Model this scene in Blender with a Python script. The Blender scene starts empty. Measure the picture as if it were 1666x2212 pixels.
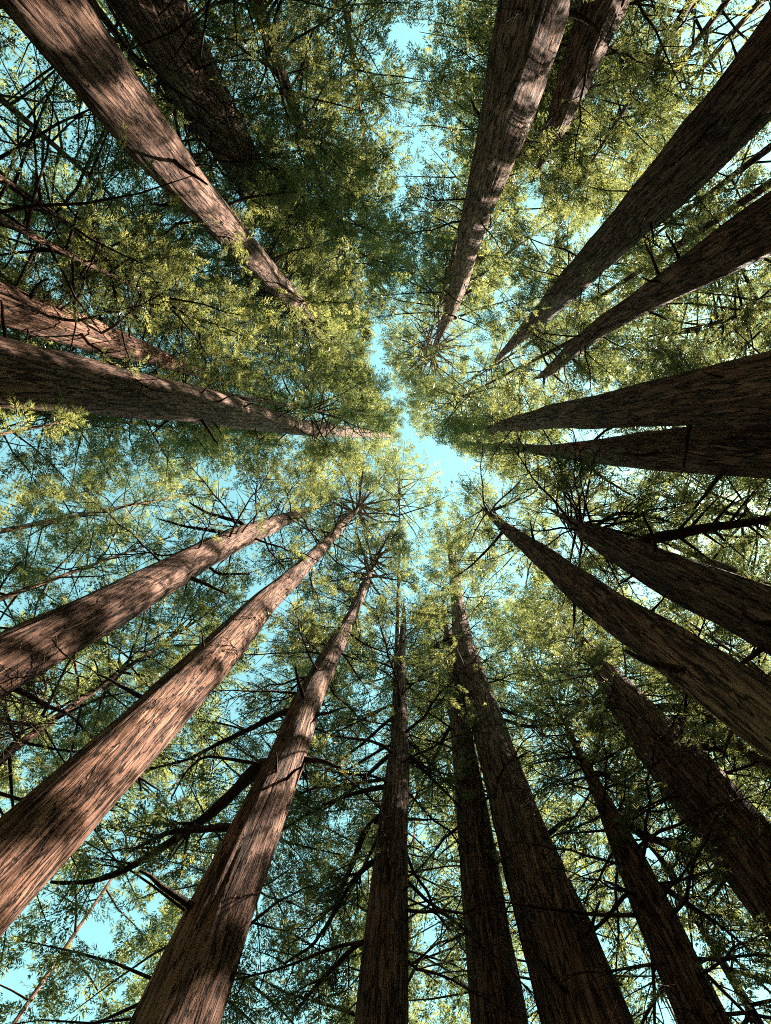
import bpy, math, random
import numpy as np
from mathutils import Matrix, Vector

SEED = 7
rng = np.random.default_rng(SEED)
random.seed(SEED)
scene = bpy.context.scene
COL = scene.collection

# ------------------------------------------------------------------ camera
# Looking almost straight up from the forest floor.  Photo pixels are counted on a 1666 x 2212 grid.
PW, PH = 1666.0, 2212.0
FPX = 1213.0
ZENITH = (890.0, 935.0)
CAM = np.array([0.0, 0.0, 1.6])
# camera frame: r = image right, d = image down, f = viewing direction
zc = np.array([ZENITH[0] - PW / 2, ZENITH[1] - PH / 2, FPX]); zc /= np.linalg.norm(zc)
xr = np.array([1.0, 0, 0]); xr = xr - zc * xr.dot(zc); xr /= np.linalg.norm(xr)
yr = np.cross(zc, xr)
CW = np.stack([xr, yr, zc])            # world = CW @ (r, d, f)
cam_r, cam_d, cam_f = CW[:, 0], CW[:, 1], CW[:, 2]

cam_data = bpy.data.cameras.new('camera')
cam_data.sensor_fit = 'VERTICAL'; cam_data.sensor_height = 24.0; cam_data.sensor_width = 24.0 * PW / PH
cam_data.lens = 24.0 * FPX / PH
cam_data.clip_start = 0.05; cam_data.clip_end = 3000
cam = bpy.data.objects.new('camera', cam_data); COL.objects.link(cam)
m = Matrix.Identity(4)
for i in range(3):
    m[i][0] = cam_r[i]; m[i][1] = -cam_d[i]; m[i][2] = -cam_f[i]; m[i][3] = CAM[i]
cam.matrix_world = m
scene.camera = cam

def ray(px, py):
    return CW @ np.array([px - PW / 2, py - PH / 2, FPX])
def project(P):
    q = (np.asarray(P) - CAM) @ CW
    zz = np.maximum(q[..., 2], 0.05)
    return q[..., 0] / zz * FPX + PW / 2, q[..., 1] / zz * FPX + PH / 2, q[..., 2]
def at_height(px, py, z):
    d = ray(px, py); return CAM + d * (z - CAM[2]) / d[2]

# ------------------------------------------------------------------ light
SUN_EL = math.radians(50.0)
SUN_AZ = math.radians(1.5)                # measured from +X towards +Y
SUN = np.array([math.cos(SUN_EL) * math.cos(SUN_AZ), math.cos(SUN_EL) * math.sin(SUN_AZ), math.sin(SUN_EL)])
world = bpy.data.worlds.new('World'); scene.world = world; world.use_nodes = True
nt = world.node_tree; nt.nodes.clear()
sky = nt.nodes.new('ShaderNodeTexSky'); sky.sky_type = 'NISHITA'; sky.sun_disc = False
sky.sun_elevation = SUN_EL; sky.sun_rotation = math.radians(90) - SUN_AZ
sky.air_density = 1.0; sky.dust_density = 0.3; sky.ozone_density = 1.0
tint = nt.nodes.new('ShaderNodeMix'); tint.data_type = 'RGBA'; tint.blend_type = 'MULTIPLY'; tint.inputs[0].default_value = 1.0
tint.inputs[7].default_value = (0.92, 1.24, 0.74, 1)
bg = nt.nodes.new('ShaderNodeBackground'); bg.inputs['Strength'].default_value = 0.080
wo = nt.nodes.new('ShaderNodeOutputWorld')
nt.links.new(sky.outputs[0], tint.inputs[6]); nt.links.new(tint.outputs[2], bg.inputs['Color']); nt.links.new(bg.outputs[0], wo.inputs[0])
sl = bpy.data.lights.new('sun', 'SUN'); sl.energy = 5.0; sl.angle = math.radians(0.5); sl.color = (1.0, 0.90, 0.76)
so = bpy.data.objects.new('sun', sl); COL.objects.link(so)
so.rotation_euler = Vector(SUN).to_track_quat('Z', 'Y').to_euler(); so.location = Vector(SUN) * 120
vs = scene.view_settings
scene.display_settings.display_device = 'sRGB'
vs.view_transform = 'Standard'; vs.look = 'None'; vs.gamma = 1.0; vs.exposure = 2.72; vs.use_curve_mapping = False
cy = scene.cycles
cy.max_bounces = 3; cy.diffuse_bounces = 1; cy.glossy_bounces = 1; cy.transmission_bounces = 3; cy.transparent_max_bounces = 4
cy.sample_clamp_indirect = 6.0; cy.use_denoising = False; cy.filter_width = 1.0; scene.cycles.pixel_filter_type = 'BLACKMAN_HARRIS'
cy.use_adaptive_sampling = True; cy.adaptive_threshold = 0.01; cy.debug_use_spatial_splits = True
cy.caustics_reflective = False; cy.caustics_refractive = False

# ------------------------------------------------------------------ materials
def new_mat(name):
    mt = bpy.data.materials.new(name); mt.use_nodes = True
    n = mt.node_tree; n.nodes.clear(); return mt, n
def N(n, t, **kw):
    x = n.nodes.new(t)
    for k, v in kw.items(): setattr(x, k, v)
    return x
def ramp(n, stops):
    r = N(n, 'ShaderNodeValToRGB'); e = r.color_ramp.elements
    while len(e) < len(stops): e.new(0.5)
    for el, (p, c) in zip(e, stops): el.position = p; el.color = (*c, 1)
    return r

def bark_material(name, dark, mid, light):
    mt, n = new_mat(name); L = n.links.new
    tc = N(n, 'ShaderNodeTexCoord'); uvm = N(n, 'ShaderNodeMapping'); uvm.inputs['Scale'].default_value = (1, 1, 0.075)
    oi = N(n, 'ShaderNodeObjectInfo'); om = N(n, 'ShaderNodeMath', operation='MULTIPLY'); om.inputs[1].default_value = 37.0; L(oi.outputs['Random'], om.inputs[0])
    oc = N(n, 'ShaderNodeCombineXYZ'); L(om.outputs[0], oc.inputs[0]); L(om.outputs[0], oc.inputs[1])
    va = N(n, 'ShaderNodeVectorMath', operation='ADD'); L(tc.outputs['Object'], va.inputs[0]); L(oc.outputs[0], va.inputs[1])
    L(va.outputs[0], uvm.inputs[0])
    n1 = N(n, 'ShaderNodeTexNoise'); n1.inputs['Scale'].default_value = 13; n1.inputs['Detail'].default_value = 6; n1.inputs['Roughness'].default_value = 0.62; n1.inputs['Distortion'].default_value = 0.25
    L(uvm.outputs[0], n1.inputs[0])
    n2 = N(n, 'ShaderNodeTexNoise'); n2.inputs['Scale'].default_value = 34; n2.inputs['Detail'].default_value = 4
    L(uvm.outputs[0], n2.inputs[0])
    m2 = N(n, 'ShaderNodeMapping'); m2.inputs['Scale'].default_value = (1, 1, 0.5); L(va.outputs[0], m2.inputs[0])
    n3 = N(n, 'ShaderNodeTexNoise'); n3.inputs['Scale'].default_value = 1.3; n3.inputs['Detail'].default_value = 5; n3.inputs['Roughness'].default_value = 0.6
    L(m2.outputs[0], n3.inputs[0])
    m3 = N(n, 'ShaderNodeMapping'); m3.inputs['Scale'].default_value = (1, 1, 0.085); L(va.outputs[0], m3.inputs[0])
    n4 = N(n, 'ShaderNodeTexNoise'); n4.inputs['Scale'].default_value = 9.0; n4.inputs['Detail'].default_value = 5; n4.inputs['Roughness'].default_value = 0.55; n4.inputs['Distortion'].default_value = 0.6
    L(m3.outputs[0], n4.inputs[0])
    ab = N(n, 'ShaderNodeMath', operation='SUBTRACT'); ab.inputs[1].default_value = 0.5; L(n4.outputs[0], ab.inputs[0])
    ab2 = N(n, 'ShaderNodeMath', operation='ABSOLUTE'); L(ab.outputs[0], ab2.inputs[0])
    cr = N(n, 'ShaderNodeMapRange', interpolation_type='SMOOTHSTEP'); cr.inputs[1].default_value = 0.0; cr.inputs[2].default_value = 0.040; L(ab2.outputs[0], cr.inputs[0])
    rp = ramp(n, [(0.20, dark), (0.42, mid), (0.64, light)]); L(n1.outputs[0], rp.inputs[0])
    big = ramp(n, [(0.3, (0.62, 0.60, 0.60)), (0.7, (1.12, 1.08, 1.05))]); L(n3.outputs[0], big.inputs[0])
    mul = N(n, 'ShaderNodeMix', data_type='RGBA'); mul.blend_type = 'MULTIPLY'; mul.inputs[0].default_value = 1
    L(rp.outputs[0], mul.inputs[6]); L(big.outputs[0], mul.inputs[7])
    tv = ramp(n, [(0.0, (0.80, 0.82, 0.86)), (0.5, (1.0, 1.0, 1.0)), (1.0, (1.12, 1.02, 0.94))]); L(oi.outputs['Random'], tv.inputs[0])
    mul0 = mul; mul = N(n, 'ShaderNodeMix', data_type='RGBA'); mul.blend_type = 'MULTIPLY'; mul.inputs[0].default_value = 1
    L(mul0.outputs[2], mul.inputs[6]); L(tv.outputs[0], mul.inputs[7])
    crk = N(n, 'ShaderNodeMix', data_type='RGBA'); crk.inputs[6].default_value = (dark[0] * .55, dark[1] * .55, dark[2] * .55, 1)
    L(cr.outputs[0], crk.inputs[0]); L(mul.outputs[2], crk.inputs[7])
    s1 = N(n, 'ShaderNodeMath', operation='MULTIPLY_ADD'); s1.inputs[1].default_value = 0.35; L(n2.outputs[0], s1.inputs[0]); L(n1.outputs[0], s1.inputs[2])
    s2 = N(n, 'ShaderNodeMath', operation='MULTIPLY_ADD'); s2.inputs[1].default_value = 0.60; L(cr.outputs[0], s2.inputs[0]); L(s1.outputs[0], s2.inputs[2])
    bp = N(n, 'ShaderNodeBump'); bp.inputs['Strength'].default_value = 1.0; bp.inputs['Distance'].default_value = 0.12
    L(s2.outputs[0], bp.inputs['Height'])
    b = N(n, 'ShaderNodeBsdfPrincipled'); b.inputs['Roughness'].default_value = 0.9; b.inputs['Specular IOR Level'].default_value = 0.15
    L(crk.outputs[2], b.inputs['Base Color']); L(bp.outputs[0], b.inputs['Normal'])
    o = N(n, 'ShaderNodeOutputMaterial'); L(b.outputs[0], o.inputs[0]); return mt

BARK = bark_material('redwood_bark', (0.030, 0.016, 0.011), (0.125, 0.067, 0.048), (0.36, 0.212, 0.152))
LIMB = bark_material('branch_bark', (0.03, 0.02, 0.015), (0.075, 0.05, 0.038), (0.14, 0.10, 0.075))
LIMB_LIT = bark_material('branch_bark_painted_lit', (0.10, 0.07, 0.05), (0.27, 0.20, 0.15), (0.42, 0.32, 0.25))  # paler copy of the branch bark; light on the starburst limbs put into colour
TWIG = bark_material('dead_twig_bark', (0.12, 0.085, 0.06), (0.22, 0.16, 0.12), (0.32, 0.25, 0.19))

def leaf_material(name, ca, cb, trans, tcol):
    mt, n = new_mat(name); L = n.links.new
    at = N(n, 'ShaderNodeAttribute', attribute_name='tint')
    rp = ramp(n, [(0.0, ca), (1.0, cb)]); L(at.outputs['Fac'], rp.inputs[0])
    tm = N(n, 'ShaderNodeMix', data_type='RGBA'); tm.blend_type = 'MULTIPLY'; tm.inputs[0].default_value = 1
    tm.inputs[7].default_value = (*tcol, 1); L(rp.outputs[0], tm.inputs[6])
    d = N(n, 'ShaderNodeBsdfPrincipled'); d.inputs['Roughness'].default_value = 0.38; d.inputs['Specular IOR Level'].default_value = 0.5
    L(rp.outputs[0], d.inputs['Base Color'])
    t = N(n, 'ShaderNodeBsdfTranslucent'); L(tm.outputs[2], t.inputs['Color'])
    mx = N(n, 'ShaderNodeMixShader'); mx.inputs[0].default_value = trans
    L(d.outputs[0], mx.inputs[1]); L(t.outputs[0], mx.inputs[2])
    o = N(n, 'ShaderNodeOutputMaterial'); L(mx.outputs[0], o.inputs[0]); return mt
LEAF = leaf_material('redwood_needles', (0.016, 0.028, 0.014), (0.092, 0.098, 0.040), 0.58, (3.4, 3.05, 2.1))

mt, n = new_mat('forest_floor')
tc = N(n, 'ShaderNodeTexCoord'); nz = N(n, 'ShaderNodeTexNoise'); nz.inputs['Scale'].default_value = 1.7; nz.inputs['Detail'].default_value = 8
n.links.new(tc.outputs['Object'], nz.inputs[0])
rp = ramp(n, [(0.35, (0.035, 0.024, 0.016)), (0.65, (0.085, 0.055, 0.034))]); n.links.new(nz.outputs[0], rp.inputs[0])
b = N(n, 'ShaderNodeBsdfPrincipled'); b.inputs['Roughness'].default_value = 0.95; n.links.new(rp.outputs[0], b.inputs['Base Color'])
o = N(n, 'ShaderNodeOutputMaterial'); n.links.new(b.outputs[0], o.inputs[0]); FLOOR = mt

# ------------------------------------------------------------------ mesh helpers
def mesh_from(name, verts, faces, mat, smooth=False, tint=None):
    """faces: (n,3) or (n,4) int array"""
    me = bpy.data.meshes.new(name)
    verts = np.asarray(verts, np.float32); faces = np.asarray(faces, np.int32)
    k = faces.shape[1]; nf = len(faces)
    me.vertices.add(len(verts)); me.vertices.foreach_set('co', verts.ravel())
    me.loops.add(nf * k); me.loops.foreach_set('vertex_index', faces.ravel())
    me.polygons.add(nf); me.polygons.foreach_set('loop_start', np.arange(0, nf * k, k, dtype=np.int32))
    me.polygons.foreach_set('loop_total', np.full(nf, k, np.int32))
    if smooth: me.polygons.foreach_set('use_smooth', np.ones(nf, bool))
    me.update(calc_edges=True)
    if tint is not None:
        a = me.attributes.new('tint', 'FLOAT', 'FACE'); a.data.foreach_set('value', np.asarray(tint, np.float32))
    me.materials.append(mat); return me
def link(name, me, parent=None, loc=(0, 0, 0)):
    ob = bpy.data.objects.new(name, me); COL.objects.link(ob); ob.location = loc
    if parent is not None: ob.parent = parent
    return ob

def tube(path, rad, sides, closed_tip=True):
    """tube round a polyline; returns verts, quads"""
    path = np.asarray(path, float); rad = np.asarray(rad, float); k = len(path)
    tan = np.gradient(path, axis=0); tan /= np.linalg.norm(tan, axis=1)[:, None] + 1e-9
    ref = np.array([0, 0, 1.0]) if abs(tan[:, 2]).mean() < 0.8 else np.array([1.0, 0, 0])
    a = np.cross(tan, ref); a /= np.linalg.norm(a, axis=1)[:, None] + 1e-9
    b = np.cross(tan, a)
    th = np.linspace(0, 2 * np.pi, sides, endpoint=False)
    rad = rad[:, None] if rad.ndim == 1 else rad
    v = path[:, None, :] + (rad[..., None] * (np.cos(th)[None, :, None] * a[:, None, :] + np.sin(th)[None, :, None] * b[:, None, :]))
    i = np.arange(k - 1)[:, None] * sides; j = np.arange(sides)[None, :]; j2 = (j + 1) % sides
    f = np.stack([i + j, i + j2, i + sides + j2, i + sides + j], -1).reshape(-1, 4)
    return v.reshape(-1, 3), f

def smooth_noise(nh, na, hs, as_, seed):
    """smooth periodic (in angle) noise grid by random cosines"""
    r = np.random.default_rng(seed)
    z = np.linspace(0, 1, nh)[:, None]; t = np.linspace(0, 2 * np.pi, na, endpoint=False)[None, :]
    out = np.zeros((nh, na))
    for _ in range(14):
        ka = r.integers(max(1, as_ // 2), as_ + 1); kh = r.uniform(-hs, hs)
        out += np.cos(ka * t + kh * 2 * np.pi * z + r.uniform(0, 6.28)) * r.uniform(0.5, 1)
    return out / 3.5

# ------------------------------------------------------------------ bough templates (limb + where the sprays sit)
def make_bough_template(seed, thick=1.0):
    r = np.random.default_rng(seed)
    k = 9; t = np.linspace(0, 1, k)
    yb = np.cumsum(r.normal(0, 0.018, k)); zb = -0.10 * t ** 2 + np.cumsum(r.normal(0, 0.012, k)); yb -= yb[0]; zb -= zb[0]
    main = np.stack([t, yb, zb], 1)
    V, F, off = [], [], 0
    v, f = tube(main, thick * 0.0125 * (1 - 0.86 * t) + 0.0006, 6); V.append(v); F.append(f); off += len(v)
    slots = []      # pos, direction
    def add_slots(path, n, t0):
        for q in r.uniform(t0, 1, n):
            x = q * (len(path) - 1); i = min(int(x), len(path) - 2); p = path[i] + (path[i + 1] - path[i]) * (x - i)
            d = path[i + 1] - path[i]; d /= np.linalg.norm(d)
            side = 1 if r.random() < .5 else -1
            ang = side * r.uniform(0.35, 1.1)
            dd = np.array([d[0] * math.cos(ang) - d[1] * math.sin(ang), d[0] * math.sin(ang) + d[1] * math.cos(ang), d[2] + r.normal(-0.10, 0.25)])
            slots.append(np.r_[p + r.normal(0, 0.012, 3), dd / np.linalg.norm(dd)])
    add_slots(main, 26, 0.42)
    for j in range(11):
        q = 0.22 + 0.72 * (j + r.uniform(0, .8)) / 11; x = q * (k - 1); i = min(int(x), k - 2)
        p = main[i] + (main[i + 1] - main[i]) * (x - i)
        side = 1 if j % 2 else -1; ang = side * r.uniform(0.6, 1.15); ln = r.uniform(0.20, 0.36) * (1.1 - 0.6 * q)
        s = np.linspace(0, 1, 5)[:, None]
        dirv = np.array([math.cos(ang), math.sin(ang), r.normal(-0.05, 0.15)])
        sub = p + s * ln * dirv + s ** 2 * ln * np.array([0.18, 0, -0.16]) + np.cumsum(r.normal(0, 0.006, (5, 3)), 0) * s
        v, f = tube(sub, thick ** .5 * 0.0042 * (1 - 0.8 * s[:, 0]) + 0.0004, 4); V.append(v); F.append(f + off); off += len(v)
        add_slots(sub, 12, 0.25)
    return np.concatenate(V), np.concatenate(F), np.array(slots)
BT = [make_bough_template(100 + i) for i in range(7)]
BT_LOW = [tube(v[:54].reshape(9, 6, 3).mean(1)[::2], 0.0125 * (1 - 0.86 * np.linspace(0, 1, 5)) + .0006, 4) for v, f, s in BT]
STAR_MESH = [mesh_from('branch', v, f, LIMB_LIT, True) for v, f, s in [make_bough_template(100 + i, 2.6) for i in range(7)]]
LIMB_MESH = [mesh_from('branch', v, f, LIMB, True) for v, f, s in BT]

# spray template: a flat little frond of pointed leaflets, about 1 unit long, axis x, plane xy
def make_spray(seed, pairs, l0, wid):
    r = np.random.default_rng(seed); V = []
    for i in range(pairs):
        q = 0.06 + 0.86 * i / pairs
        for s in (-1, 1):
            ang = s * r.uniform(0.55, 0.95); ln = l0 * (1 - .6 * q) * r.uniform(0.75, 1.2); w = wid * r.uniform(.8, 1.25)
            p = np.array([q + r.normal(0, .02), 0, r.normal(0, .02)])
            d = np.array([math.cos(ang), math.sin(ang), r.normal(-.05, .28)]); nn = np.array([-math.sin(ang), math.cos(ang), r.normal(0, .6)])
            V += [p - nn * w * .5 + d * ln * .25, p + nn * w * .5 + d * ln * .25, p + d * ln]
    d = np.array([0.30, 0, -.03]); V += [np.array([.80, -.045, 0]), np.array([.80, .045, 0]), np.array([1.08, 0, -.04])]
    return np.array(V)
SPRAYS_BY = [[make_spray(300 + i, *a) for i in range(5)] for a in ((12, .34, .050), (8, .41, .062), (6, .46, .078), (2, .60, .24))]
SPRAYS = SPRAYS_BY[2]
SPRAY_TRIS = len(SPRAYS[0]) // 3
def tri_area(v):
    t = v.reshape(-1, 3, 3); return 0.5 * np.linalg.norm(np.cross(t[:, 1] - t[:, 0], t[:, 2] - t[:, 0]), axis=1).sum()
SPRAY_AREA = np.mean([tri_area(s) for s in SPRAYS])

# ------------------------------------------------------------------ the trees (photo measurements: x, y, width along the trunk)
# key: (samples, radius at first sample, crown base height, crown reach, boughs, label)
TREES = [
 dict(p=[(160,90,140),(230,180,128),(300,268,114),(397,391,86),(485,490,68),(560,570,54),(630,650,42),(700,735,28),(760,800,14)], vis=(560,570), R=0.55, cb=27, reach=4.2, nb=95,
      label='sunlit massive redwood with broad pale brown trunk at the upper left corner'),
 dict(p=[(370,87,138),(440,214,114),(505,315,84),(560,420,64),(640,550,44),(730,690,24)], vis=(520,345), R=0.95, cb=20, reach=4.4, nb=70,
      label='shaded thick redwood just right of the sunlit upper left trunk'),
 dict(p=[(1135,87,138),(1090,262,110),(1052,380,80),(1019,495,52),(992,612,38),(965,690,24),(948,730,15),(932,768,6)], vis=(940,750), star=.80, R=0.8, cb=25, reach=4.0, nb=70,
      label='tall redwood at top centre right with sunlight raking its right edge'),
 dict(p=[(1275,80,86),(1238,180,70),(1204,270,44),(1182,325,20)], vis=(1215,240), R=.55, cb=9, reach=4.4, nb=70,
      label='dark redwood behind the tall top centre trunk, half hidden by foliage'),
 dict(p=[(1222,80,28),(1207,200,22),(1185,290,15)], R=.22, cb=10, reach=2.2, nb=26,
      label='slim dark young redwood between the two upper right trunks'),
 dict(p=[(1590,235,132),(1480,358,115),(1317,525,76),(1217,630,54),(1135,716,30),(1085,765,14),(1060,792,7)], vis=(1120,728), R=0.72, cb=27, reach=3.8, nb=60,
      label='black silhouetted redwood rising diagonally from the upper right corner'),
 dict(p=[(1580,537,98),(1475,598,70),(1380,657,52),(1300,705,40),(1234,758,31),(1187,803,21),(1168,812,10)], vis=(1170,810), R=.50, cb=24, reach=3.6, nb=55,
      label='narrower dark redwood below the upper right silhouette, ending in bare limbs'),
 dict(p=[(1580,848,142),(1450,864,107),(1316,886,76),(1199,900,53),(1099,917,28),(1032,938,12),(1000,946,6)], vis=(1070,922), R=.60, cb=30, reach=3.4, nb=60,
      label='thick dark redwood at middle right, upper of the touching pair'),
 dict(p=[(1580,970,112),(1410,972,83),(1280,977,49),(1166,973,22),(1100,962,13),(1060,955,5)], vis=(1190,975), R=.56, cb=26, reach=3.4, nb=60,
      label='dark redwood at middle right, lower of the touching pair'),
 dict(p=[(1575,1297,112),(1458,1245,92),(1357,1197,68),(1280,1155,44),(1240,1130,24),(1215,1115,10)], vis=(1270,1150), R=0.45, cb=18, reach=3.8, nb=60,
      label='dark redwood at right with a heavy limb curving to the frame edge'),
 dict(p=[(1566,1479,124),(1433,1390,100),(1333,1327,83),(1249,1264,69),(1166,1198,44),(1090,1138,24),(1055,1108,9)], vis=(1090,1140), R=0.34, cb=24, reach=4.0, nb=75,
      label='long dark redwood running from lower right edge towards the centre'),
 dict(p=[(1590,1805,136),(1509,1706,120),(1431,1613,104),(1365,1532,80),(1318,1465,58),(1290,1425,38),(1262,1385,15)], vis=(1325,1475), R=0.75, cb=15, reach=4.4, nb=70,
      label='ridged dark redwood at lower right with three stout limbs beside it'),
 dict(p=[(1480,2119,96),(1413,1972,84),(1368,1872,64),(1313,1751,40),(1279,1681,24),(1240,1600,11)], vis=(1295,1710), R=0.42, cb=10, reach=4.0, nb=60,
      label='small many-limbed redwood near the bottom right corner'),
 dict(p=[(1238,2120,162),(1150,1872,124),(1078,1646,80),(1036,1512,62),(1002,1400,45),(990,1318,30),(980,1230,20),(968,1150,9)], vis=(990,1318), R=0.75, cb=22, reach=4.0, nb=75,
      label='large dark curving redwood at bottom, a bright sprout on its trunk'),
 dict(p=[(1066,2120,104),(1044,1965,89),(1030,1821,76),(1012,1688,57),(1000,1600,45),(990,1530,36),(975,1420,20),(960,1320,9)], vis=(1000,1600), R=.52, cb=15, reach=4.0, nb=60,
      label='redwood behind the curving bottom trunk with a sun-streaked right edge'),
 dict(p=[(828,2122,106),(840,1922,84),(848,1780,66),(859,1671,52),(864,1604,38),(865,1540,30),(867,1440,20),(872,1330,10)], vis=(865,1545), R=0.45, cb=11, reach=4.6, nb=65,
      label='straight dark redwood at bottom centre with long limbs on both sides'),
 dict(p=[(418,2119,160),(496,1922,131),(578,1738,98),(625,1629,78),(664,1512,59),(724,1399,37),(758,1335,23),(796,1250,11),(812,1200,4)], vis=(800,1242), star=.72, R=0.5, cb=15, reach=3.6, nb=75,
      label='sun-banded redwood at bottom left ending in a starburst of thin branches'),
 dict(p=[(100,1785,160),(200,1688,140),(300,1585,113),(400,1484,94),(480,1402,77),(560,1314,55),(640,1240,36),(700,1178,23),(745,1130,15),(782,1090,5)], vis=(770,1105), star=.74, R=0.52, cb=25, reach=4.0, nb=70,
      label='brightest sunlit redwood crossing the lower left, banded with curved shadows'),
 dict(p=[(90,1390,112),(230,1316,95),(340,1255,74),(430,1205,60),(520,1160,48),(600,1128,32),(650,1108,18),(690,1092,7)], R=.48, cb=16, reach=3.8, nb=55,
      label='rough twiggy redwood at the left just above the brightest trunk'),
 dict(p=[(96,822,128),(223,842,106),(370,865,86),(457,880,70),(560,905,50),(644,922,36),(740,932,25),(850,942,8)], vis=(835,941), R=.62, cb=24, reach=3.8, nb=70,
      label='dark shaded redwood running level from the middle left edge'),
 dict(p=[(40,668,82),(96,688,76),(170,715,71),(250,742,58),(320,765,44),(380,788,30),(480,820,14)], vis=(365,782), R=.46, cb=15, reach=3.6, nb=55,
      label='short visible sunlit trunk above the dark level redwood at left'),
]
# trees standing further back or lower between them (position by where their top is seen, distance, height)
def tree_pos(px, py, dist):
    d = ray(px, py); h = d[:2] / np.linalg.norm(d[:2]); return CAM[:2] + h * dist

def build_axis(T):
    P, rr = [], []
    s0 = T['p'][0]; d = ray(s0[0], s0[1]); hl = np.linalg.norm(d[:2])
    D = T['R'] / (s0[2] / 2 / FPX * (FPX / hl) )          # so that the first width gives radius R
    for (x, y, w) in T['p']:
        d = ray(x, y); s = D / np.linalg.norm(d[:2]); z = CAM[2] + s * d[2]
        if z > 48: z = 48 + (z - 48) * 0.42
        s = (z - CAM[2]) / d[2]; P.append(CAM + s * d); rr.append(w / 2 * s)     # depth = s * FPX
    P = np.array(P); rr = np.array(rr)
    o = np.argsort(P[:, 2]); P = P[o]; rr = rr[o]
    z0 = P[0, 2]
    lean = (P[1, :2] - P[0, :2]) / (P[1, 2] - P[0, 2] + 1e-6)
    base = P[0, :2] - np.clip(lean, -.03, .03) * z0
    zz = np.r_[0, z0 * .5, P[:, 2], P[-1, 2] + 3.0]
    xx = np.r_[base[0], (base[0] + P[0, 0]) / 2, P[:, 0], P[-1, 0] + (P[-1, 0] - P[-2, 0]) * .3]
    yy = np.r_[base[1], (base[1] + P[0, 1]) / 2, P[:, 1], P[-1, 1] + (P[-1, 1] - P[-2, 1]) * .3]
    rr = np.r_[rr[0] * 1.10, rr[0] * 1.05, rr, 0.012]
    Z = np.linspace(0, zz[-1], 240)
    X = np.interp(Z, zz, xx); Y = np.interp(Z, zz, yy); Rr = np.interp(Z, zz, rr)
    kern = np.hanning(25); kern /= kern.sum()
    def sm(a):
        p = np.r_[2 * a[0] - a[12:0:-1], a, 2 * a[-1] - a[-2:-14:-1]]; return np.convolve(p, kern, 'valid')
    X, Y, Rr = sm(X), sm(Y), np.maximum(sm(Rr), .012)
    Rr = Rr * (1 + .45 * np.exp(-Z / 1.3))
    T['Z'], T['X'], T['Y'], T['Rr'], T['D'] = Z, X, Y, Rr, D
    T['base'] = np.array([X[0], Y[0], 0.0]); T['top'] = Z[-1]
def axis_at(T, z):
    return np.stack([np.interp(z, T['Z'], T['X']), np.interp(z, T['Z'], T['Y']), z + 0 * np.interp(z, T['Z'], T['X'])], -1)

def back_tree(px, py, dist, height, R, cb, reach, nb, label, group=None, name='redwood_tree', spray=1.0, lean=0.0):
    b = tree_pos(px, py, dist); r = random.Random(int(px * 7 + py * 13))
    Z = np.linspace(0, height, 90); t = Z / height
    hv = (CAM[:2] - b) / np.linalg.norm(CAM[:2] - b) * lean / 1.5
    lx, ly = r.uniform(-.8, .8) + hv[0], r.uniform(-.8, .8) + hv[1]
    R = R * .5
    return dict(Z=Z, X=b[0] + lx * t ** 2 * 1.5, Y=b[1] + ly * t ** 2 * 1.5, Rr=R * (1 - .92 * t) ** .8 * (1 + .4 * np.exp(-Z / 1.2)) + .012, D=dist,
                base=np.array([b[0], b[1], 0]), top=height, cb=cb, reach=reach, nb=nb, label=label, group=group, back=True, name=name, spray=spray)

BACK = []
def B(*a, **k): BACK.append(back_tree(*a, **k))
# mid-distance trees with low bushy crowns (left side of the clearing)
B(250, 520, 11.5, 27, .28, 9, 4.4, 85, 'bushy green redwood crown filling the left side under the sunlit corner trunk')
B(430, 700, 10.0, 33, .20, 10, 4.2, 90, 'dense lit redwood crown left of centre over the level dark trunk')
B(120, 1010, 7.6, 13.5, .14, 6, 2.3, 40, 'young redwood with bright yellow-green boughs at the left edge', name='young_redwood')
B(640, 640, 9.5, 44, .30, 24, 4.2, 100, 'redwood crown of bright clumps just left above the centre')
B(180, 880, 15, 40, .35, 16, 4.2, 80, 'redwood crown behind the level dark trunk at left')
B(620, 210, 13.0, 33, .32, 15, 4.6, 90, 'shadowy redwood crown hanging at top centre left')
B(760, 90, 17.0, 42, .35, 18, 4.6, 80, 'redwood crown at the top edge left of centre')
B(1130, 150, 17.0, 40, .35, 16, 4.6, 80, 'redwood crown behind the tall top centre right trunk')
B(1340, 220, 14.0, 34, .32, 13, 4.4, 90, 'leafy redwood crown at the top right between two dark trunks')
B(1300, 380, 18.0, 44, .35, 22, 4.4, 80, 'redwood crown beyond the black diagonal trunk at upper right')
B(1570, 405, 12.5, 30, .38, 17, 3.6, 45, 'dark redwood trunk peeping between the two upper right silhouettes')
B(1440, 760, 13.0, 38, .30, 18, 4.4, 95, 'yellow-green redwood crown between the right-hand dark trunks')
B(1330, 690, 17.5, 50, .35, 26, 4.4, 90, 'pale lit redwood crown right of centre, behind the bare-limbed trunk')
B(1480, 1090, 12.5, 36, .30, 16, 4.4, 95, 'yellow-green redwood crown below the touching pair of trunks')
B(1180, 1060, 15.0, 52, .34, 32, 4.2, 90, 'dense green redwood crown right of the sky opening')
B(1250, 1420, 13.5, 38, .30, 18, 4.4, 90, 'yellow-green redwood crown above the lower right ridged trunk')
B(1500, 1400, 18.0, 40, .34, 18, 4.4, 75, 'redwood crown beyond the lower right edge trunks')
B(1130, 1420, 17.0, 46, .34, 24, 4.4, 85, 'pale redwood crown right of the curving bottom trunk')
B(1150, 1872, 17.0, 33, .30, 11, 4.4, 85, 'teal-shaded redwood crown between the two lower right trunks')
B(1520, 2000, 16.0, 30, .30, 9, 4.4, 70, 'shaded redwood crown in the bottom right corner')
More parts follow.
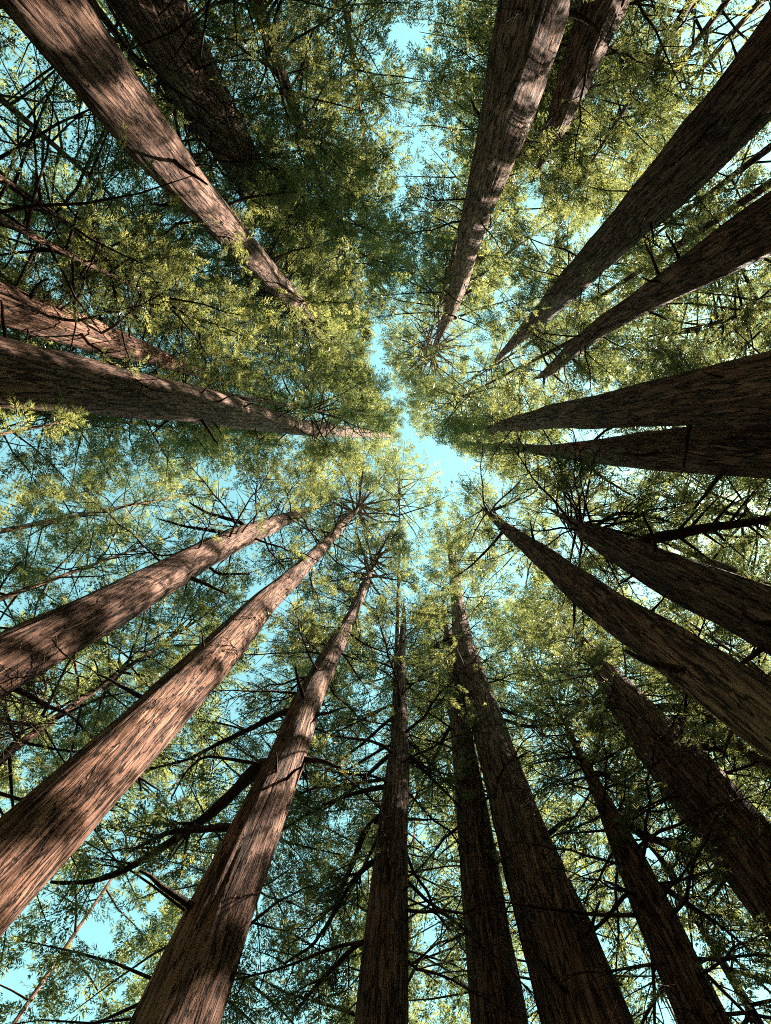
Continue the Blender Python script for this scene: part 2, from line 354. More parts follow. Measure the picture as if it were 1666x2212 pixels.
B(1044, 1965, 18.0, 40, .34, 12, 4.4, 85, 'hanging redwood foliage behind the bottom centre trunks')
B(828, 2122, 16.0, 36, .32, 11, 4.6, 90, 'shaded redwood crown left of the straight bottom centre trunk')
B(1012, 1688, 15.0, 42, .30, 22, 4.0, 90, 'lit redwood crown above the straight bottom centre trunk')
B(600, 1690, 15.0, 40, .32, 18, 4.2, 70, 'redwood crown between the two sun-banded trunks')
B(418, 2119, 15.0, 33, .32, 11, 4.8, 85, 'shaded redwood crown in the bottom left corner')
B(200, 1688, 20.0, 44, .36, 18, 4.6, 75, 'redwood crown seen between the two sun-banded lower left trunks')
B(170, 1480, 13.0, 30, .30, 10, 4.4, 85, 'shaded redwood crown at the left under the brightest trunk')
B(130, 1230, 16.0, 36, .32, 13, 4.2, 70, 'redwood crown at left beside the patch of open sky')
B(420, 1040, 19.0, 52, .36, 28, 4.0, 70, 'thin redwood crown below the level dark trunk')
B(170, 330, 16.0, 34, .34, 14, 4.6, 70, 'thin redwood crown at far upper left against blue sky')
B(1110, 200, 20.0, 46, .36, 20, 6.2, 75, 'thin redwood crown in the bright gap at top centre')
B(1520, 170, 20.0, 40, .36, 16, 4.4, 60, 'thin redwood crown in the top right corner against the sky')
B(700, 900, 10.0, 57, .34, 34, 5.0, 95, 'high redwood crown leaning in left of the zenith', lean=6.5)
B(560, 885, 13.0, 47, .32, 24, 4.6, 85, 'redwood crown over the tip of the level dark trunk', lean=1.0)
B(935, 760, 14.0, 60, .34, 40, 5.0, 85, 'high redwood crown leaning in just above the zenith', lean=10.0)
B(1062, 380, 15.0, 52, .34, 26, 5.8, 80, 'airy redwood crown left of the tall top centre right trunk', lean=2.5)
B(1250, 740, 12.0, 60, .28, 44, 4.8, 70, 'high pale redwood crown between the zenith and the bare-limbed trunk', lean=8.5)
B(1166, 1198, 10.5, 56, .28, 34, 4.8, 85, 'dense redwood crown over the tip of the long dark lower right trunk', lean=5.5)
B(1350, 925, 11.5, 34, .26, 17, 4.4, 90, 'leafy redwood crown behind the touching pair of trunks')
B(1480, 930, 16.0, 33, .30, 12, 4.4, 75, 'redwood foliage in the slit between the touching pair of trunks')
B(1290, 530, 12.5, 42, .28, 22, 4.4, 85, 'redwood crown beside the middle of the black diagonal trunk')
B(450, 350, 13.0, 32, .28, 14, 4.4, 85, 'shaded redwood crown between the two upper left trunks')
B(760, 560, 13.0, 50, .30, 30, 4.6, 80, 'redwood crown of dark clumps left of the bright top gap', lean=1.5)
B(868, 1400, 13.0, 58, .30, 42, 4.6, 60, 'high thin redwood crown just below the zenith opening', lean=9.5)
B(1000, 860, 11.0, 60, .30, 42, 4.6, 70, 'high pale redwood crown right of the zenith', lean=7.0)
B(1540, 1235, 13.5, 31, .26, 13, 4.4, 90, 'leafy redwood crown in the gap under the heavy right-hand limb')
B(1600, 1420, 12.0, 26, .24, 10, 4.2, 70, 'leafy redwood crown at the right edge between two dark diagonal trunks')
B(40, 740, 13.5, 28, .24, 10, 4.2, 80, 'dense redwood crown at the left edge above the level dark trunk')
# an outer ring that closes the forest
k = 0
for ring, (dist, cnt, hh) in enumerate([(26, 15, 42), (36, 20, 46)]):
    for i in range(cnt):
        a = 2 * math.pi * (i + 0.37 * ring + random.uniform(-.25, .25)) / cnt
        dd = dist + random.uniform(-3, 3); p = CAM + np.array([math.cos(a) * dd, math.sin(a) * dd, dd * 1.2])
        x, y, _ = project(p)
        low = math.cos(a) > .3 and abs(math.sin(a)) * dd < 11.5
        side = ('right' if math.cos(a) > .6 else 'left' if math.cos(a) < -.6 else ('bottom' if math.sin(a) > 0 else 'top'))
        B(float(x), float(y), dd, (22 if ring == 0 else 30) if low else hh + random.uniform(-6, 5), .20, 5 if low else 11, 4.8, 60, 'far background redwood seen through the nearer foliage on the %s side' % side,
          group='far background redwoods on the %s side' % side, spray=1.5)

for T in TREES: build_axis(T); T['back'] = False; T['spray'] = 1.0; T['name'] = 'redwood_tree'; T['group'] = None
LIT = [(0, 8, 48), (16, 6, 40), (17, 6, 42), (18, 7, 26), (20, 7, 20), (2, 9, 45)]
def blocks(b, top):
    h = SUN[:2] / np.linalg.norm(SUN[:2]); nrm = np.array([-h[1], h[0]])
    for (i, z0, z1) in LIT:
        q = axis_at(TREES[i], np.array(.5 * (z0 + z1))); rel = b[:2] - q[:2]; al = rel @ h
        if al > .5 and abs(rel @ nrm) < .95 and z0 + al * math.tan(SUN_EL) < top - 4: return True
    return False
for T in BACK:
    b0 = T['base'].copy()
    for fct in (1, 1.08, .93, 1.16, .87, 1.25, 1.35, .8):
        nbp = b0 * fct
        if not blocks(nbp, T['top']): break
    T['X'] = T['X'] + nbp[0] - b0[0]; T['Y'] = T['Y'] + nbp[1] - b0[1]; T['base'] = nbp
ALL = TREES + BACK

# ------------------------------------------------------------------ boughs and sprays of every tree
def frame_from(dirs, up):
    """rotation matrices with columns x=dir, y, z"""
    x = dirs / np.linalg.norm(dirs, axis=-1, keepdims=True)
    y = np.cross(up, x); y /= np.linalg.norm(y, axis=-1, keepdims=True) + 1e-9
    z = np.cross(x, y); return np.stack([x, y, z], -1)

for ti, T in enumerate(ALL):
    r = np.random.default_rng(1000 + ti)
    nb = T['nb']; top = T['top']; cb = T['cb']
    t = (np.arange(nb) + r.uniform(0, 1, nb)) / nb
    t = t ** 0.92
    z = cb + (top - cb - .6) * t
    az = np.arange(nb) * 2.39996 + r.uniform(0, 6.28) + r.normal(0, .35, nb)
    Ln = T['reach'] * (np.clip(1 - t, 0, 1) ** .62 * .80 + .26) * r.uniform(.7, 1.18, nb) * np.clip(.55 + t * 4, .55, 1)
    el = np.radians(-14 + 40 * t ** 1.5 + r.normal(0, 8, nb))
    if 'star' in T:
        ns = 30; xx, yy, dd = project(axis_at(T, T['Z'])); js = int(np.argmin((xx - T['vis'][0]) ** 2 + (yy - T['vis'][1]) ** 2)); zs = T['Z'][js]
        z = np.r_[z, r.uniform(zs - .8, min(top - .4, zs + 5), ns)]; az = np.r_[az, np.arange(ns) * 2.39996 + r.normal(0, .2, ns)]
        Ln = np.r_[Ln, r.uniform(70, 115, ns) * dd[js] / FPX]; el = np.r_[el, np.radians(r.uniform(-6, 22, ns))]; T['star_from'] = nb; nb += ns
    pos = axis_at(T, z)
    dirs = np.stack([np.cos(az) * np.cos(el), np.sin(az) * np.cos(el), np.sin(el)], 1)
    up = np.array([0, 0, 1.0]) + r.normal(0, .22, (nb, 3))
    Rm = frame_from(dirs, up)
    tid = r.integers(0, len(BT), nb)
    T['boughs'] = (pos, Rm, Ln, tid)
    SP, SD, SB = [], [], []
    for i in range(nb):
        sl_ = BT[tid[i]][2]; cnt = int(len(sl_) * np.clip(Ln[i] / 4.0, .25, 1.1) * .62)
        s = sl_[r.choice(len(sl_), min(cnt, len(sl_)), replace=False)]
        SP.append(pos[i] + (s[:, :3] * Ln[i]) @ Rm[i].T); SD.append(s[:, 3:] @ Rm[i].T); SB.append(np.full(len(s), i))
    SP = np.concatenate(SP); SD = np.concatenate(SD)
    T['sp'], T['sd'], T['sb'] = SP, SD, np.concatenate(SB)
    T['ss'] = r.uniform(.38, .72, len(SP)) * T['spray'] * np.clip(.42 + np.linalg.norm(SP - CAM, axis=1) / 50, .55, 1.2)

# how thick the canopy is in each direction of view (0 open sky .. 1 closed), read off the place
GRID = np.array([
 [.60,.65,.75,.85,.80,.85,.85,.75,.85,.90,.90,.90,.50,.45],
 [.50,.60,.75,.85,.78,.87,.85,.72,.85,.90,.92,.90,.45,.40],
 [.50,.50,.80,.92,.78,.90,.78,.45,.78,.90,.95,.72,.55,.55],
 [.85,.75,.80,.92,.95,.92,.80,.42,.62,.90,.82,.80,.88,.85],
 [.90,.95,.95,.95,.95,.97,.93,.48,.58,.88,.90,.90,.92,.92],
 [.95,.95,.98,.97,.96,.96,.92,.62,.75,.88,.93,.93,.93,.93],
 [.95,.93,.96,.96,.90,.84,.95,.86,.66,.82,.92,.94,.94,.93],
 [.93,.90,.93,.96,.95,.86,.95,.86,.78,.88,.93,.94,.94,.93],
 [.93,.88,.72,.88,.93,.92,.90,.60,.86,.93,.94,.94,.94,.93],
 [.93,.88,.50,.42,.48,.65,.82,.50,.90,.94,.94,.94,.94,.93],
 [.82,.62,.52,.58,.62,.68,.72,.52,.90,.95,.95,.94,.93,.92],
 [.82,.82,.75,.80,.82,.90,.80,.82,.93,.93,.92,.93,.86,.85],
 [.90,.92,.92,.85,.68,.82,.85,.90,.90,.80,.86,.93,.92,.90],
 [.90,.92,.88,.58,.58,.70,.66,.80,.85,.70,.82,.93,.93,.92],
 [.85,.82,.70,.68,.75,.80,.66,.66,.80,.84,.80,.86,.90,.90],
 [.70,.66,.64,.72,.80,.86,.84,.74,.80,.80,.74,.76,.85,.82],
 [.66,.66,.70,.80,.85,.86,.85,.76,.72,.70,.74,.75,.76,.76],
 [.60,.66,.76,.80,.80,.86,.86,.80,.72,.70,.66,.70,.76,.72],
 [.60,.66,.76,.80,.80,.86,.86,.80,.72,.70,.66,.70,.76,.72]])
GR, GC = GRID.shape
def lookup(G, x, y):
    u = np.clip(x / PW * GC - .5, 0, GC - 1.001); v = np.clip(y / PH * GR - .5, 0, GR - 1.001)
    i = u.astype(int); j = v.astype(int); a = u - i; b = v - j
    return (G[j, i] * (1 - a) + G[j, i + 1] * a) * (1 - b) + (G[j + 1, i] * (1 - a) + G[j + 1, i + 1] * a) * b
supply = np.zeros((GR, GC)); cell_px = (PW / GC) * (PH / GR)
for T in ALL:
    x, y, dz = project(T['sp']); ins = (x > 0) & (x < PW) & (y > 0) & (y < PH) & (dz > 0)
    a = SPRAY_AREA * T['ss'] ** 2 * .55 * (FPX / np.maximum(dz, .5)) ** 2
    np.add.at(supply, (np.clip((y[ins] / PH * GR).astype(int), 0, GR - 1), np.clip((x[ins] / PW * GC).astype(int), 0, GC - 1)), a[ins])
supply /= cell_px
target = -np.log(1 - np.minimum(GRID, .975)) * np.clip(.55 + .6 * (GRID - .4) / .5, .4, 1.2)
sp_s = supply.copy()
ACC = np.clip(target / np.maximum(sp_s, .05), 0, 1.0)
print('SUPPLY/TARGET'); print(np.round(supply / target, 1))

# lit trunks: foliage towards the sun shaped into gaps and dense bands that stripe them
def sun_gap(P, lo=.03, hi=.85, size=0.0, trees=LIT):
    keep = np.ones(len(P)); h = SUN[:2] / np.linalg.norm(SUN[:2]); nrm = np.array([-h[1], h[0]]); te = math.tan(SUN_EL)
    for (i, z0, z1) in trees:
        T = TREES[i]
        q = axis_at(T, P[:, 2] * 0 + .5 * (z0 + z1))
        for it in range(2):                                  # height at which the shadow of P meets this trunk
            zl = P[:, 2] - ((P[:, :2] - q[:, :2]) @ h) * te
            q = axis_at(T, np.clip(zl, 0, T['top']))
        along = (P[:, :2] - q[:, :2]) @ h; lat = np.abs((P[:, :2] - q[:, :2]) @ nrm)
        rad = np.interp(np.clip(zl, 0, T['top']), T['Z'], T['Rr'])
        hit = (along > 1.0) & (lat < rad + (1.1 if i == 18 else .3) + size) & (zl > z0) & (zl < z1)
        band = np.sin(2 * np.pi * zl / 1.5 + 1.3 * np.sin(zl * .8 + i) + i) > (-.7 if i in (18, 20) else -.4)
        keep = np.where(hit, np.minimum(keep, np.where(band, lo, hi)), keep)
    if trees is LIT:                                         # the young tree at the left also stands in the sun
        c = BACK[2]['base']; rel = P[:, :2] - c[:2]; al = rel @ h; zl = P[:, 2] - al * te
        keep = np.where((al > 2.5) & (np.abs(rel @ nrm) < 1.9) & (zl > 7) & (zl < 14.5), np.minimum(keep, .07), keep)
    return keep
# boughs that would fill those gaps are missing
for ti, T in enumerate(ALL):
    pos, Rm, Ln, tid = T['boughs']; g = np.ones(len(Ln))
    for fr in (.15, .35, .55, .75, .95):
        g = np.minimum(g, sun_gap(pos + Rm[:, :, 0] * (Ln * fr)[:, None], .0, 1.0))
    r = np.random.default_rng(4000 + ti)
    T['limb_keep'] = r.random(len(Ln)) < np.maximum(g, .22)
    T['limb_keep'][T.get('star_from', 9999):] = True
    ok = T['limb_keep'][T['sb']]
    for kk in ('sp', 'sd', 'ss', 'sb'): T[kk] = T[kk][ok]

VISLINES = []
for T in TREES:
    if 'vis' not in T: continue
    x, y, dz = project(axis_at(T, T['Z'])); j = int(np.argmin((x - T['vis'][0]) ** 2 + (y - T['vis'][1]) ** 2))
    kk = [q for q in range(0, j + 1, 2) if dz[q] > 1 and -250 < x[q] < PW + 250 and -250 < y[q] < PH + 250]
    VISLINES.append((x[kk], y[kk], dz[kk], T['Rr'][kk] / dz[kk] * FPX))
def clear_of_trunks(x, y, dz):
    out = np.ones(len(x), bool)
    for (lx, ly, ld, lw) in VISLINES:
        near = (x > lx.min() - 90) & (x < lx.max() + 90) & (y > ly.min() - 90) & (y < ly.max() + 90); q = np.nonzero(near)[0]
        if not len(q): continue
        d2 = (x[q, None] - lx) ** 2 + (y[q, None] - ly) ** 2; b_ = d2.argmin(1)
        out[q[(d2[np.arange(len(q)), b_] < (lw[b_] * 1.0 + 6) ** 2) & (dz[q] < ld[b_] + .3)]] = False
    return out
STARS = [(770, 1105, 88, 17), (805, 1240, 78, 16), (944, 750, 72, 2)]
def clear_of_stars(x, y, P, ti):
    out = np.ones(len(x)); 
    for (sx, sy, sr, k_) in STARS:
        Tk = TREES[k_]; xx, yy, zz = project(axis_at(Tk, Tk['Z'])); zs = Tk['Z'][int(np.argmin((xx - sx) ** 2 + (yy - sy) ** 2))]
        d = np.hypot(x - sx, y - sy)
        out = np.where((d < sr) & (P[:, 2] < zs + 1) & (ti != k_), .15, out)
        if ti == k_: out = np.where(d < sr * .55, .08, out)
    return out
SHADE = [(3, 6, 40), (1, 6, 40), (19, 6, 34)]  # trunks kept dark by foliage thickened on their sunward side
TOTAL = 0
for ti, T in enumerate(ALL):
    r = np.random.default_rng(5000 + ti)
    x, y, dz = project(T['sp'])
    mx, my = PW * .14, PH * .12
    ins = (x > -mx) & (x < PW + mx) & (y > -my) & (y < PH + my) & (dz > .5)
    acc = lookup(ACC, x, y)
    # clumps: sprays of neighbouring twigs stay or go together
    cl = np.sin(T['sp'][:, 0] * 1.9 + ti) * np.sin(T['sp'][:, 1] * 1.7 + ti * 2.1) * np.sin(T['sp'][:, 2] * 1.3 + ti * .7)
    acc = acc * np.clip(1 + 3.0 * cl, .08, 2.6)
    acc = np.where(ins, acc, np.where(T['sp'][:, 2] < 19, .30, np.where((T['sp'][:, 0] > 4) & (np.abs(T['sp'][:, 1]) < 11.5), .04, .16)))
    g = sun_gap(T['sp'], size=np.where(ins, .1, T['ss'] * 1.6))
    acc = np.where(g < .1, acc * g, np.where(g < .9, np.maximum(acc, .95), acc))
    sh = sun_gap(T['sp'], .5, .5, .2, SHADE)
    acc = np.where((sh < .9) & (g > .9), np.maximum(acc, .9), acc)
    acc = np.where(clear_of_trunks(x, y, dz), acc, acc * .03) * clear_of_stars(x, y, T['sp'], ti)
    keep = r.random(len(acc)) < acc
    dup = np.nonzero(keep & (g > .1) & (g < .9))[0]            # extra sprays added to deepen the shadow bands on lit trunks
    T['ss'] = np.where(ins, T['ss'], T['ss'] * 2.2)
    ex = dict(sp=T['sp'][dup] + r.normal(0, .16, (len(dup), 3)) * np.array([1, 1, .3]), sd=T['sd'][dup] + r.normal(0, .4, (len(dup), 3)), ss=T['ss'][dup])
    for kk in ('sp', 'sd', 'ss'): T[kk] = np.concatenate([T[kk][keep], ex[kk]])
    TOTAL += len(T['sp'])
print('SPRAYS', TOTAL, 'leaf tris', TOTAL * SPRAY_TRIS)

def spray_mesh(name, P, Dv, S, base, r, mat=LEAF, tilt=.45, droop=.0):
    n_ = len(P)
    up = np.array([0, 0, 1.0]) + r.normal(0, tilt, (n_, 3)); Dv = Dv + np.array([0, 0, -droop])
    Rm = frame_from(Dv, up)
    x, y, dz = project(P); dist = np.linalg.norm(P - CAM, axis=1)
    cls = np.where(dist < 22, 0, np.where(dist < 35, 1, 2))
    cls[(x < -PW * .06) | (x > PW * 1.06) | (y < -PH * .05) | (y > PH * 1.05) | (dz < .5)] = 3
    tn = np.clip(r.beta(2, 2.4, n_), 0, 1); VV, TT = [], []
    for c in range(4):
        q = np.nonzero(cls == c)[0]
        if not len(q): continue
        tp = np.stack(SPRAYS_BY[c]); V = tp[r.integers(0, len(tp), len(q))]
        V = np.einsum('nij,nkj->nki', Rm[q], V * S[q, None, None]) + (P[q] - base)[:, None, :]
        VV.append(V.reshape(-1, 3)); TT.append(np.repeat(tn[q], V.shape[1] // 3))
    verts = np.concatenate(VV); faces = np.arange(len(verts)).reshape(-1, 3)
    return mesh_from(name, verts, faces, mat, False, np.concatenate(TT))

# ------------------------------------------------------------------ ground
gv = []; gn = 60; gs = np.linspace(-600, 600, gn)
GX, GY = np.meshgrid(gs, gs); GZ = 0.0 * GX - 0.02
i = np.arange(gn - 1); q = (i[:, None] * gn + i[None, :]).ravel()
ground = link('ground', mesh_from('ground', np.stack([GX, GY, GZ], -1).reshape(-1, 3), np.stack([q, q + 1, q + gn + 1, q + gn], 1), FLOOR))
ground['kind'] = 'structure'

# ------------------------------------------------------------------ build the trees
ROOT = []
for ti, T in enumerate(ALL):
    r = np.random.default_rng(9000 + ti)
    root = bpy.data.objects.new(T['name'], None); COL.objects.link(root); root.location = T['base']; root.empty_display_size = .5
    root['label'] = T['label']; root['category'] = 'tree'
    if T['group']: root['group'] = T['group']
    ROOT.append(root)
    # trunk with furrowed bark ridges
    if not T['back']:
        sides, rings = 72, 130
    else:
        sides, rings = 14, 40
    Z = np.linspace(0, T['top'], rings); ax = axis_at(T, Z); Rr = np.interp(Z, T['Z'], T['Rr'])
    amp = 1.0 if not T['back'] else .4
    fur = np.abs(smooth_noise(rings, sides, T['top'] * .16, 18, ti + 50)) + .6 * np.abs(smooth_noise(rings, sides, T['top'] * .35, 30, ti + 90))
    rid = (smooth_noise(rings, sides, T['top'] * .10, 4, ti) * .05 + smooth_noise(rings, sides, T['top'] * .3, 7, ti + 20) * .025 + (fur - .5) * .06) * amp
    v, f = tube(ax - T['base'], Rr[:, None] * (1 + rid), sides)
    link('trunk', mesh_from('trunk', v, f, BARK, True), root)
    # limbs
    pos, Rm, Ln, tid = T['boughs']
    if not T['back']:
        for i in np.nonzero(T['limb_keep'])[0]:
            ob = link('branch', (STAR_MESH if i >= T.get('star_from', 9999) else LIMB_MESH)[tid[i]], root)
            M = Matrix.Identity(4)
            for a in range(3):
                for b_ in range(3): M[a][b_] = Rm[i][a][b_] * Ln[i]
                M[a][3] = pos[i][a] - T['base'][a]
            ob.matrix_basis = M
    else:
        V, F, off = [], [], 0
        for i in np.nonzero(T['limb_keep'])[0]:
            if T['spray'] > 1.2 and i % 2: continue
            v, f = BT_LOW[tid[i]]
            V.append(pos[i] + (v * Ln[i]) @ Rm[i].T - T['base']); F.append(f + off); off += len(v)
        link('limbs', mesh_from('limbs', np.concatenate(V), np.concatenate(F), LIMB, True), root)['kind'] = 'stuff'
    link('crown', spray_mesh('crown', T['sp'], T['sd'], T['ss'], T['base'], r), root)

# ------------------------------------------------------------------ single stout limbs one can follow in the picture
def limb(ti, pts, w0, w1, dz=0.0, name='branch', mat=LIMB, leaves=0, seed=0):
    T = TREES[ti]; r = np.random.default_rng(7000 + ti * 31 + seed + int(pts[0][0]))
    x, y, _ = project(axis_at(T, T['Z'])); j = int(np.argmin((x - pts[0][0]) ** 2 + (y - pts[0][1]) ** 2)); z0 = T['Z'][j]
    P = [axis_at(T, np.array(z0))]
    for i, (a, b_) in enumerate(pts):
        P.append(at_height(a, b_, z0 * (1 + dz * (i + 1) / len(pts))))
    P = np.array(P); s = np.r_[0, np.cumsum(np.linalg.norm(np.diff(P, axis=0), axis=1))]
    k = 26; q = np.linspace(0, s[-1], k); path = np.stack([np.interp(q, s, P[:, c]) for c in range(3)], 1)
    ker = np.array([.25, .5, .25])
    for _ in range(3):
        pp = path.copy()
        for c in range(3): pp[1:-1, c] = np.convolve(path[:, c], ker, 'valid')
        path = pp
    path[1:-1] += np.cumsum(r.normal(0, .012 * s[-1] / 6, (k - 2, 3)), 0) * np.linspace(0, 1, k - 2)[:, None] * .6
    depth = project(path)[2]
    rad = np.linspace(w0, w1, k) / 2 * depth / FPX * (1 + r.normal(0, .05, k)); rad[0:3] *= 1.35
    V, F, off = [], [], 0
    v, f = tube(path, rad, 9); V.append(v); F.append(f); off += len(v)
    SP, SD = [], []
    for c in range(leaves and 10 or 6):
        i = r.integers(int(k * .35), k - 2); d = path[i + 1] - path[i]; d /= np.linalg.norm(d)
        sd = np.array([-d[1], d[0], 0]) * (1 if c % 2 else -1); ln = r.uniform(.5, 1.4) * min(1, s[-1] / 4)
        u = np.linspace(0, 1, 6)[:, None]
        sub = path[i] + u * ln * (d * .7 + sd * .8 + np.array([0, 0, r.normal(-.05, .2)])) + u ** 2 * ln * np.array([0, 0, -.2])
        v, f = tube(sub, rad[i] * .42 * (1 - .8 * u[:, 0]), 5); V.append(v); F.append(f + off); off += len(v)
        for g in range(leaves):
            w = r.uniform(.3, 1) * 5; jj = min(int(w), 4); SP.append(sub[jj] + (sub[jj + 1] - sub[jj]) * (w - jj)); SD.append(d * .5 + sd * r.normal(0, .8) + r.normal(0, .3, 3))
    root = ROOT[ti]
    ob = link(name, mesh_from(name, np.concatenate(V) - T['base'], np.concatenate(F), mat, True), root)
    if leaves:
        SP = np.array(SP); link('foliage', spray_mesh('foliage', SP, np.array(SD), r.uniform(.3, .6, len(SP)), T['base'], r), ob)
    return ob

limb(16, [(624,1532),(524,1582),(457,1612),(407,1639),(324,1659)], 15, 4, .02, leaves=6)
limb(16, [(567,1641),(507,1711),(440,1771),(357,1825),(290,1868),(207,1902),(110,1905)], 30, 7, .02, leaves=8)
limb(16, [(497,1785),(430,1792),(364,1797),(280,1840)], 20, 6, .0, leaves=5)
limb(16, [(560,1650),(500,1640),(440,1632),(400,1670),(370,1730)], 9, 3, .03, leaves=4)
limb(15, [(830,1698),(750,1718),(710,1735),(667,1758),(600,1800)], 12, 4, -.02, leaves=6)
limb(15, [(844,1628),(764,1705),(690,1760)], 10, 4, -.03, leaves=6)
limb(15, [(817,1761),(784,1798),(764,1865),(730,1932),(724,1972),(677,2045),(617,2080)], 15, 5, -.05, leaves=6)
limb(15, [(800,1860),(760,1905),(730,1960),(700,2020)], 12, 5, -.05, leaves=5)
limb(15, [(780,2032),(724,2085),(680,2130),(640,2180)], 13, 6, -.03, leaves=5)
limb(15, [(887,1634),(937,1685),(974,1721),(1000,1750)], 10, 4, -.03, leaves=4)
limb(15, [(882,1600),(915,1632),(950,1670)], 8, 3, -.02, leaves=3)
limb(15, [(847,1549),(784,1606),(717,1659),(660,1710)], 8, 3, -.03, leaves=6)
limb(15, [(844,1522),(784,1556),(694,1599)], 7, 3, -.02, leaves=6)
limb(14, [(971,1569),(944,1626),(901,1713),(880,1760)], 9, 3, -.03, leaves=4)
limb(13, [(974,1325),(934,1322),(894,1327)], 6, 2, 0, leaves=4)
limb(13, [(974,1375),(917,1409),(867,1442),(834,1466),(790,1475)], 8, 3, 0, leaves=5)
limb(13, [(1079,1529),(1142,1556),(1200,1566)], 9, 3, 0, leaves=4)
limb(13, [(1082,1552),(1142,1572),(1219,1564),(1290,1540)], 10, 3, 0, leaves=4)
limb(12, [(1343,1771),(1383,1801),(1466,1832),(1516,1848),(1580,1868),(1640,1880)], 20, 9, 0, leaves=5)
limb(12, [(1299,1668),(1343,1698),(1393,1708),(1440,1690)], 12, 4, .03, leaves=5)
limb(12, [(1275,1650),(1246,1634),(1200,1640),(1149,1652)], 10, 3, .02, leaves=5)
limb(12, [(1416,1902),(1466,1938),(1516,1972),(1560,2000),(1620,2050)], 13, 5, 0, leaves=5)
limb(12, [(1330,1765),(1350,1720),(1352,1655)], 6, 2, .05, leaves=3)
limb(12, [(1345,1790),(1290,1795),(1220,1800)], 8, 3, 0, leaves=5)
limb(11, [(1423,1526),(1500,1532),(1570,1562),(1640,1600)], 22, 14, .03, leaves=3)
limb(11, [(1450,1556),(1516,1572),(1566,1603),(1630,1660)], 24, 15, .02, leaves=3)
limb(11, [(1493,1609),(1570,1619),(1650,1640)], 19, 12, .02, leaves=3)
limb(9, [(1383,1167),(1466,1154),(1516,1141),(1590,1133),(1660,1120)], 27, 16, .02, leaves=3)
limb(9, [(1289,1134),(1333,1107),(1383,1111),(1450,1127),(1476,1141)], 10, 4, .02, leaves=3)
limb(9, [(1300,1140),(1380,1160),(1450,1180)], 8, 4, 0, leaves=2)
limb(8, [(1262,999),(1309,1037),(1366,1070),(1393,1087)], 9, 3, .0, leaves=3)
limb(8, [(1200,985),(1220,1010),(1226,1060)], 5, 2, .0, leaves=2)
limb(8, [(1280,955),(1310,928),(1350,915)], 8, 3, .03, leaves=2)
limb(6, [(1242,780),(1266,800),(1292,830)], 8, 3, 0, leaves=2)
limb(6, [(1179,783),(1168,755),(1156,726)], 6, 2, 0, leaves=2)
limb(6, [(1176,813),(1174,840),(1182,875)], 6, 2, 0, leaves=2)
limb(6, [(1199,812),(1225,835),(1250,855)], 5, 2, 0, leaves=2)
limb(2, [(1018,612),(1068,572),(1118,532),(1182,488),(1232,465)], 9, 3, .04, leaves=3)
limb(2, [(994,642),(1050,610),(1115,585),(1180,570)], 8, 2, .04, leaves=3)
limb(2, [(978,690),(1040,665),(1117,645)], 6, 2, .03, leaves=3)
limb(18, [(524,1129),(484,1118),(444,1106),(410,1085)], 11, 4, .02, leaves=2)
limb(18, [(497,1153),(440,1143),(397,1136),(340,1120)], 11, 3, .02, leaves=2)
limb(18, [(430,1205),(470,1240),(540,1240)], 9, 3, .02, leaves=2)
limb(0, [(500,438),(541,425),(600,418),(644,415)], 8, 3, .05, leaves=5)
limb(0, [(470,455),(490,500),(505,555),(515,600)], 6, 2, .05, leaves=3)
limb(10, [(1090,1145),(1060,1180),(1020,1220),(980,1250)], 7, 3, 0, leaves=3)

# ------------------------------------------------------------------ broken-off stubs of dead branches
r = np.random.default_rng(66)
STUBS = []
for i in range(4):
    u = np.linspace(0, 1, 6)[:, None]; pth = u * np.array([.75, 0, -.12]) + np.cumsum(r.normal(0, .025, (6, 3)), 0) * u
    v, f = tube(pth, np.linspace(.05, .018, 6) * r.uniform(.7, 1.2), 7); STUBS.append(mesh_from('dead_stub', v, f, LIMB, True))
for ti, T in enumerate(TREES):
    for i in range(9):
        z = r.uniform(6, min(26, T['top'] * .6)); a = r.uniform(0, 6.28); p = axis_at(T, np.array(z)); R_ = np.interp(z, T['Z'], T['Rr']) * .9
        ob = link('dead_stub', STUBS[r.integers(4)], ROOT[ti]); sc_ = r.uniform(.5, 1.5) * min(1, R_ / .4)
        ob.location = p - T['base'] + R_ * np.array([math.cos(a), math.sin(a), 0]); ob.rotation_euler = (r.uniform(-.3, .3), r.uniform(-.35, .3), a); ob.scale = (sc_,) * 3

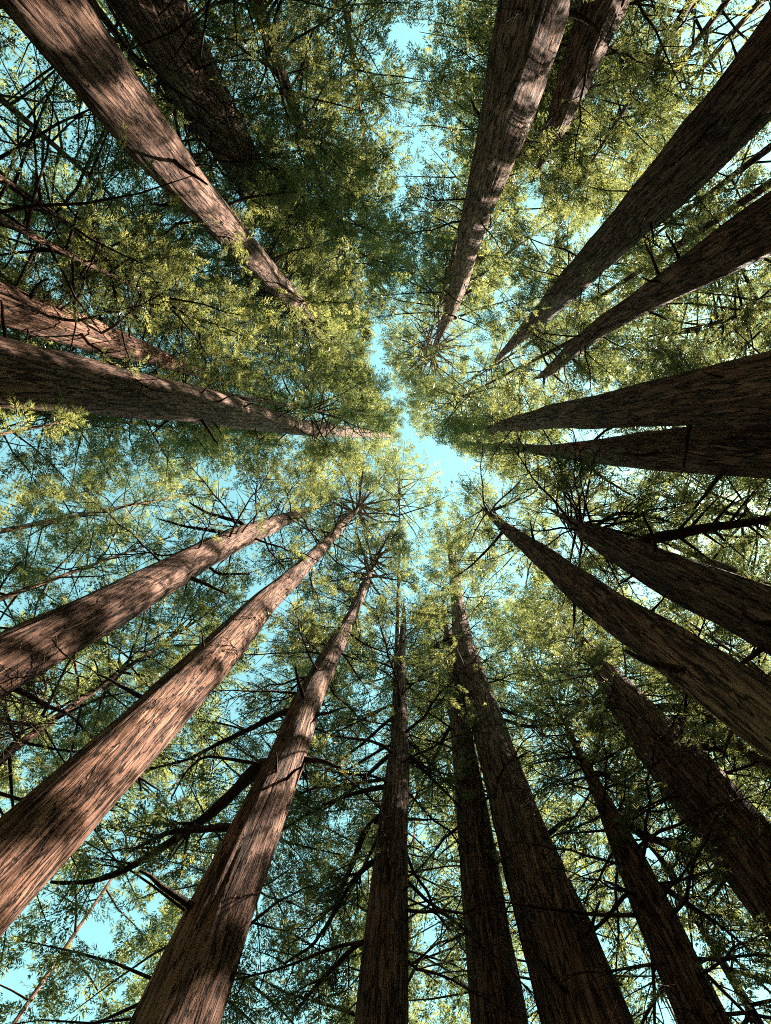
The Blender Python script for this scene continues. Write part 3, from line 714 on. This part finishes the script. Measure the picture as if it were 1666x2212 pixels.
# ------------------------------------------------------------------ pale dead twigs in front of the rough trunk at the left
r = np.random.default_rng(77)
for i in range(95):
    T = TREES[18]; z0 = r.uniform(7.2, 10.5); a0 = axis_at(T, np.array(z0)) + r.normal(0, .25, 3)
    h = -T['base'][:2] / np.linalg.norm(T['base'][:2]); side = np.array([-h[1], h[0]])
    d = np.r_[h * r.uniform(-.3, .6) + side * r.uniform(.1, 1.3), r.normal(-.12, .3)]
    ln = r.uniform(.8, 2.3); k = 14; step = np.zeros((k, 3)); dd = d / np.linalg.norm(d); w = r.normal(0, .25, 3)
    for j in range(1, k):
        w = w * .7 + r.normal(0, .22, 3); dd = dd + w * .55; dd /= np.linalg.norm(dd); step[j] = step[j - 1] + dd * ln / k
    V, F, off = [], [], 0
    v, f = tube(a0 + step, np.linspace(.016, .005, k), 5); V.append(v); F.append(f); off += len(v)
    for c in range(4):
        j = r.integers(3, k - 3); e = dd * .3 + r.normal(0, 1, 3); e /= np.linalg.norm(e); u = np.linspace(0, 1, 6)[:, None]
        sub = a0 + step[j] + u * e * ln * .35 + u ** 2 * r.normal(0, .12, 3)
        v, f = tube(sub, np.linspace(.008, .003, 6), 4); V.append(v); F.append(f + off); off += len(v)
    link('dead_twig', mesh_from('dead_twig', np.concatenate(V) - T['base'], np.concatenate(F), TWIG, True), ROOT[18])

# ------------------------------------------------------------------ leafy sprouts on the trunks
def sprout(ti, px, py, rad_px, n_, toward=.6, seed=0):
    T = TREES[ti]; r = np.random.default_rng(8800 + ti + seed)
    x, y, _ = project(axis_at(T, T['Z'])); j = int(np.argmin((x - px) ** 2 + (y - py) ** 2)); z0 = T['Z'][j]
    c = at_height(px, py, z0); dep = project(c)[2]; R_ = rad_px * dep / FPX
    ax0 = axis_at(T, np.array(z0)); out = CAM - c; out /= np.linalg.norm(out); c = c + out * toward
    SP = c + r.normal(0, .42, (n_, 3)) * R_; SD = SP - ax0 + r.normal(0, .5, (n_, 3))
    V, F, off = [], [], 0
    for i in range(9):
        e = SP[r.integers(n_)]; u = np.linspace(0, 1, 6)[:, None]; pth = ax0 + (e - ax0) * u + u * (1 - u) * r.normal(0, .3, 3)
        v, f = tube(pth, np.linspace(.018, .005, 6), 5); V.append(v); F.append(f + off); off += len(v)
    ob = link('sprout', mesh_from('sprout', np.concatenate(V) - T['base'], np.concatenate(F), LIMB, True), ROOT[ti])
    link('foliage', spray_mesh('foliage', SP, SD, r.uniform(.2, .34, n_), T['base'], r), ob)
sprout(13, 1042, 1568, 48, 150, .7)
sprout(13, 1012, 1645, 30, 60, .9, 1)
sprout(20, 125, 640, 52, 110, .4)
sprout(11, 1562, 1785, 22, 40, .9)
sprout(12, 1345, 1820, 22, 40, .4)
sprout(0, 520, 470, 30, 60, .3)
sprout(16, 730, 1375, 30, 90, .3)
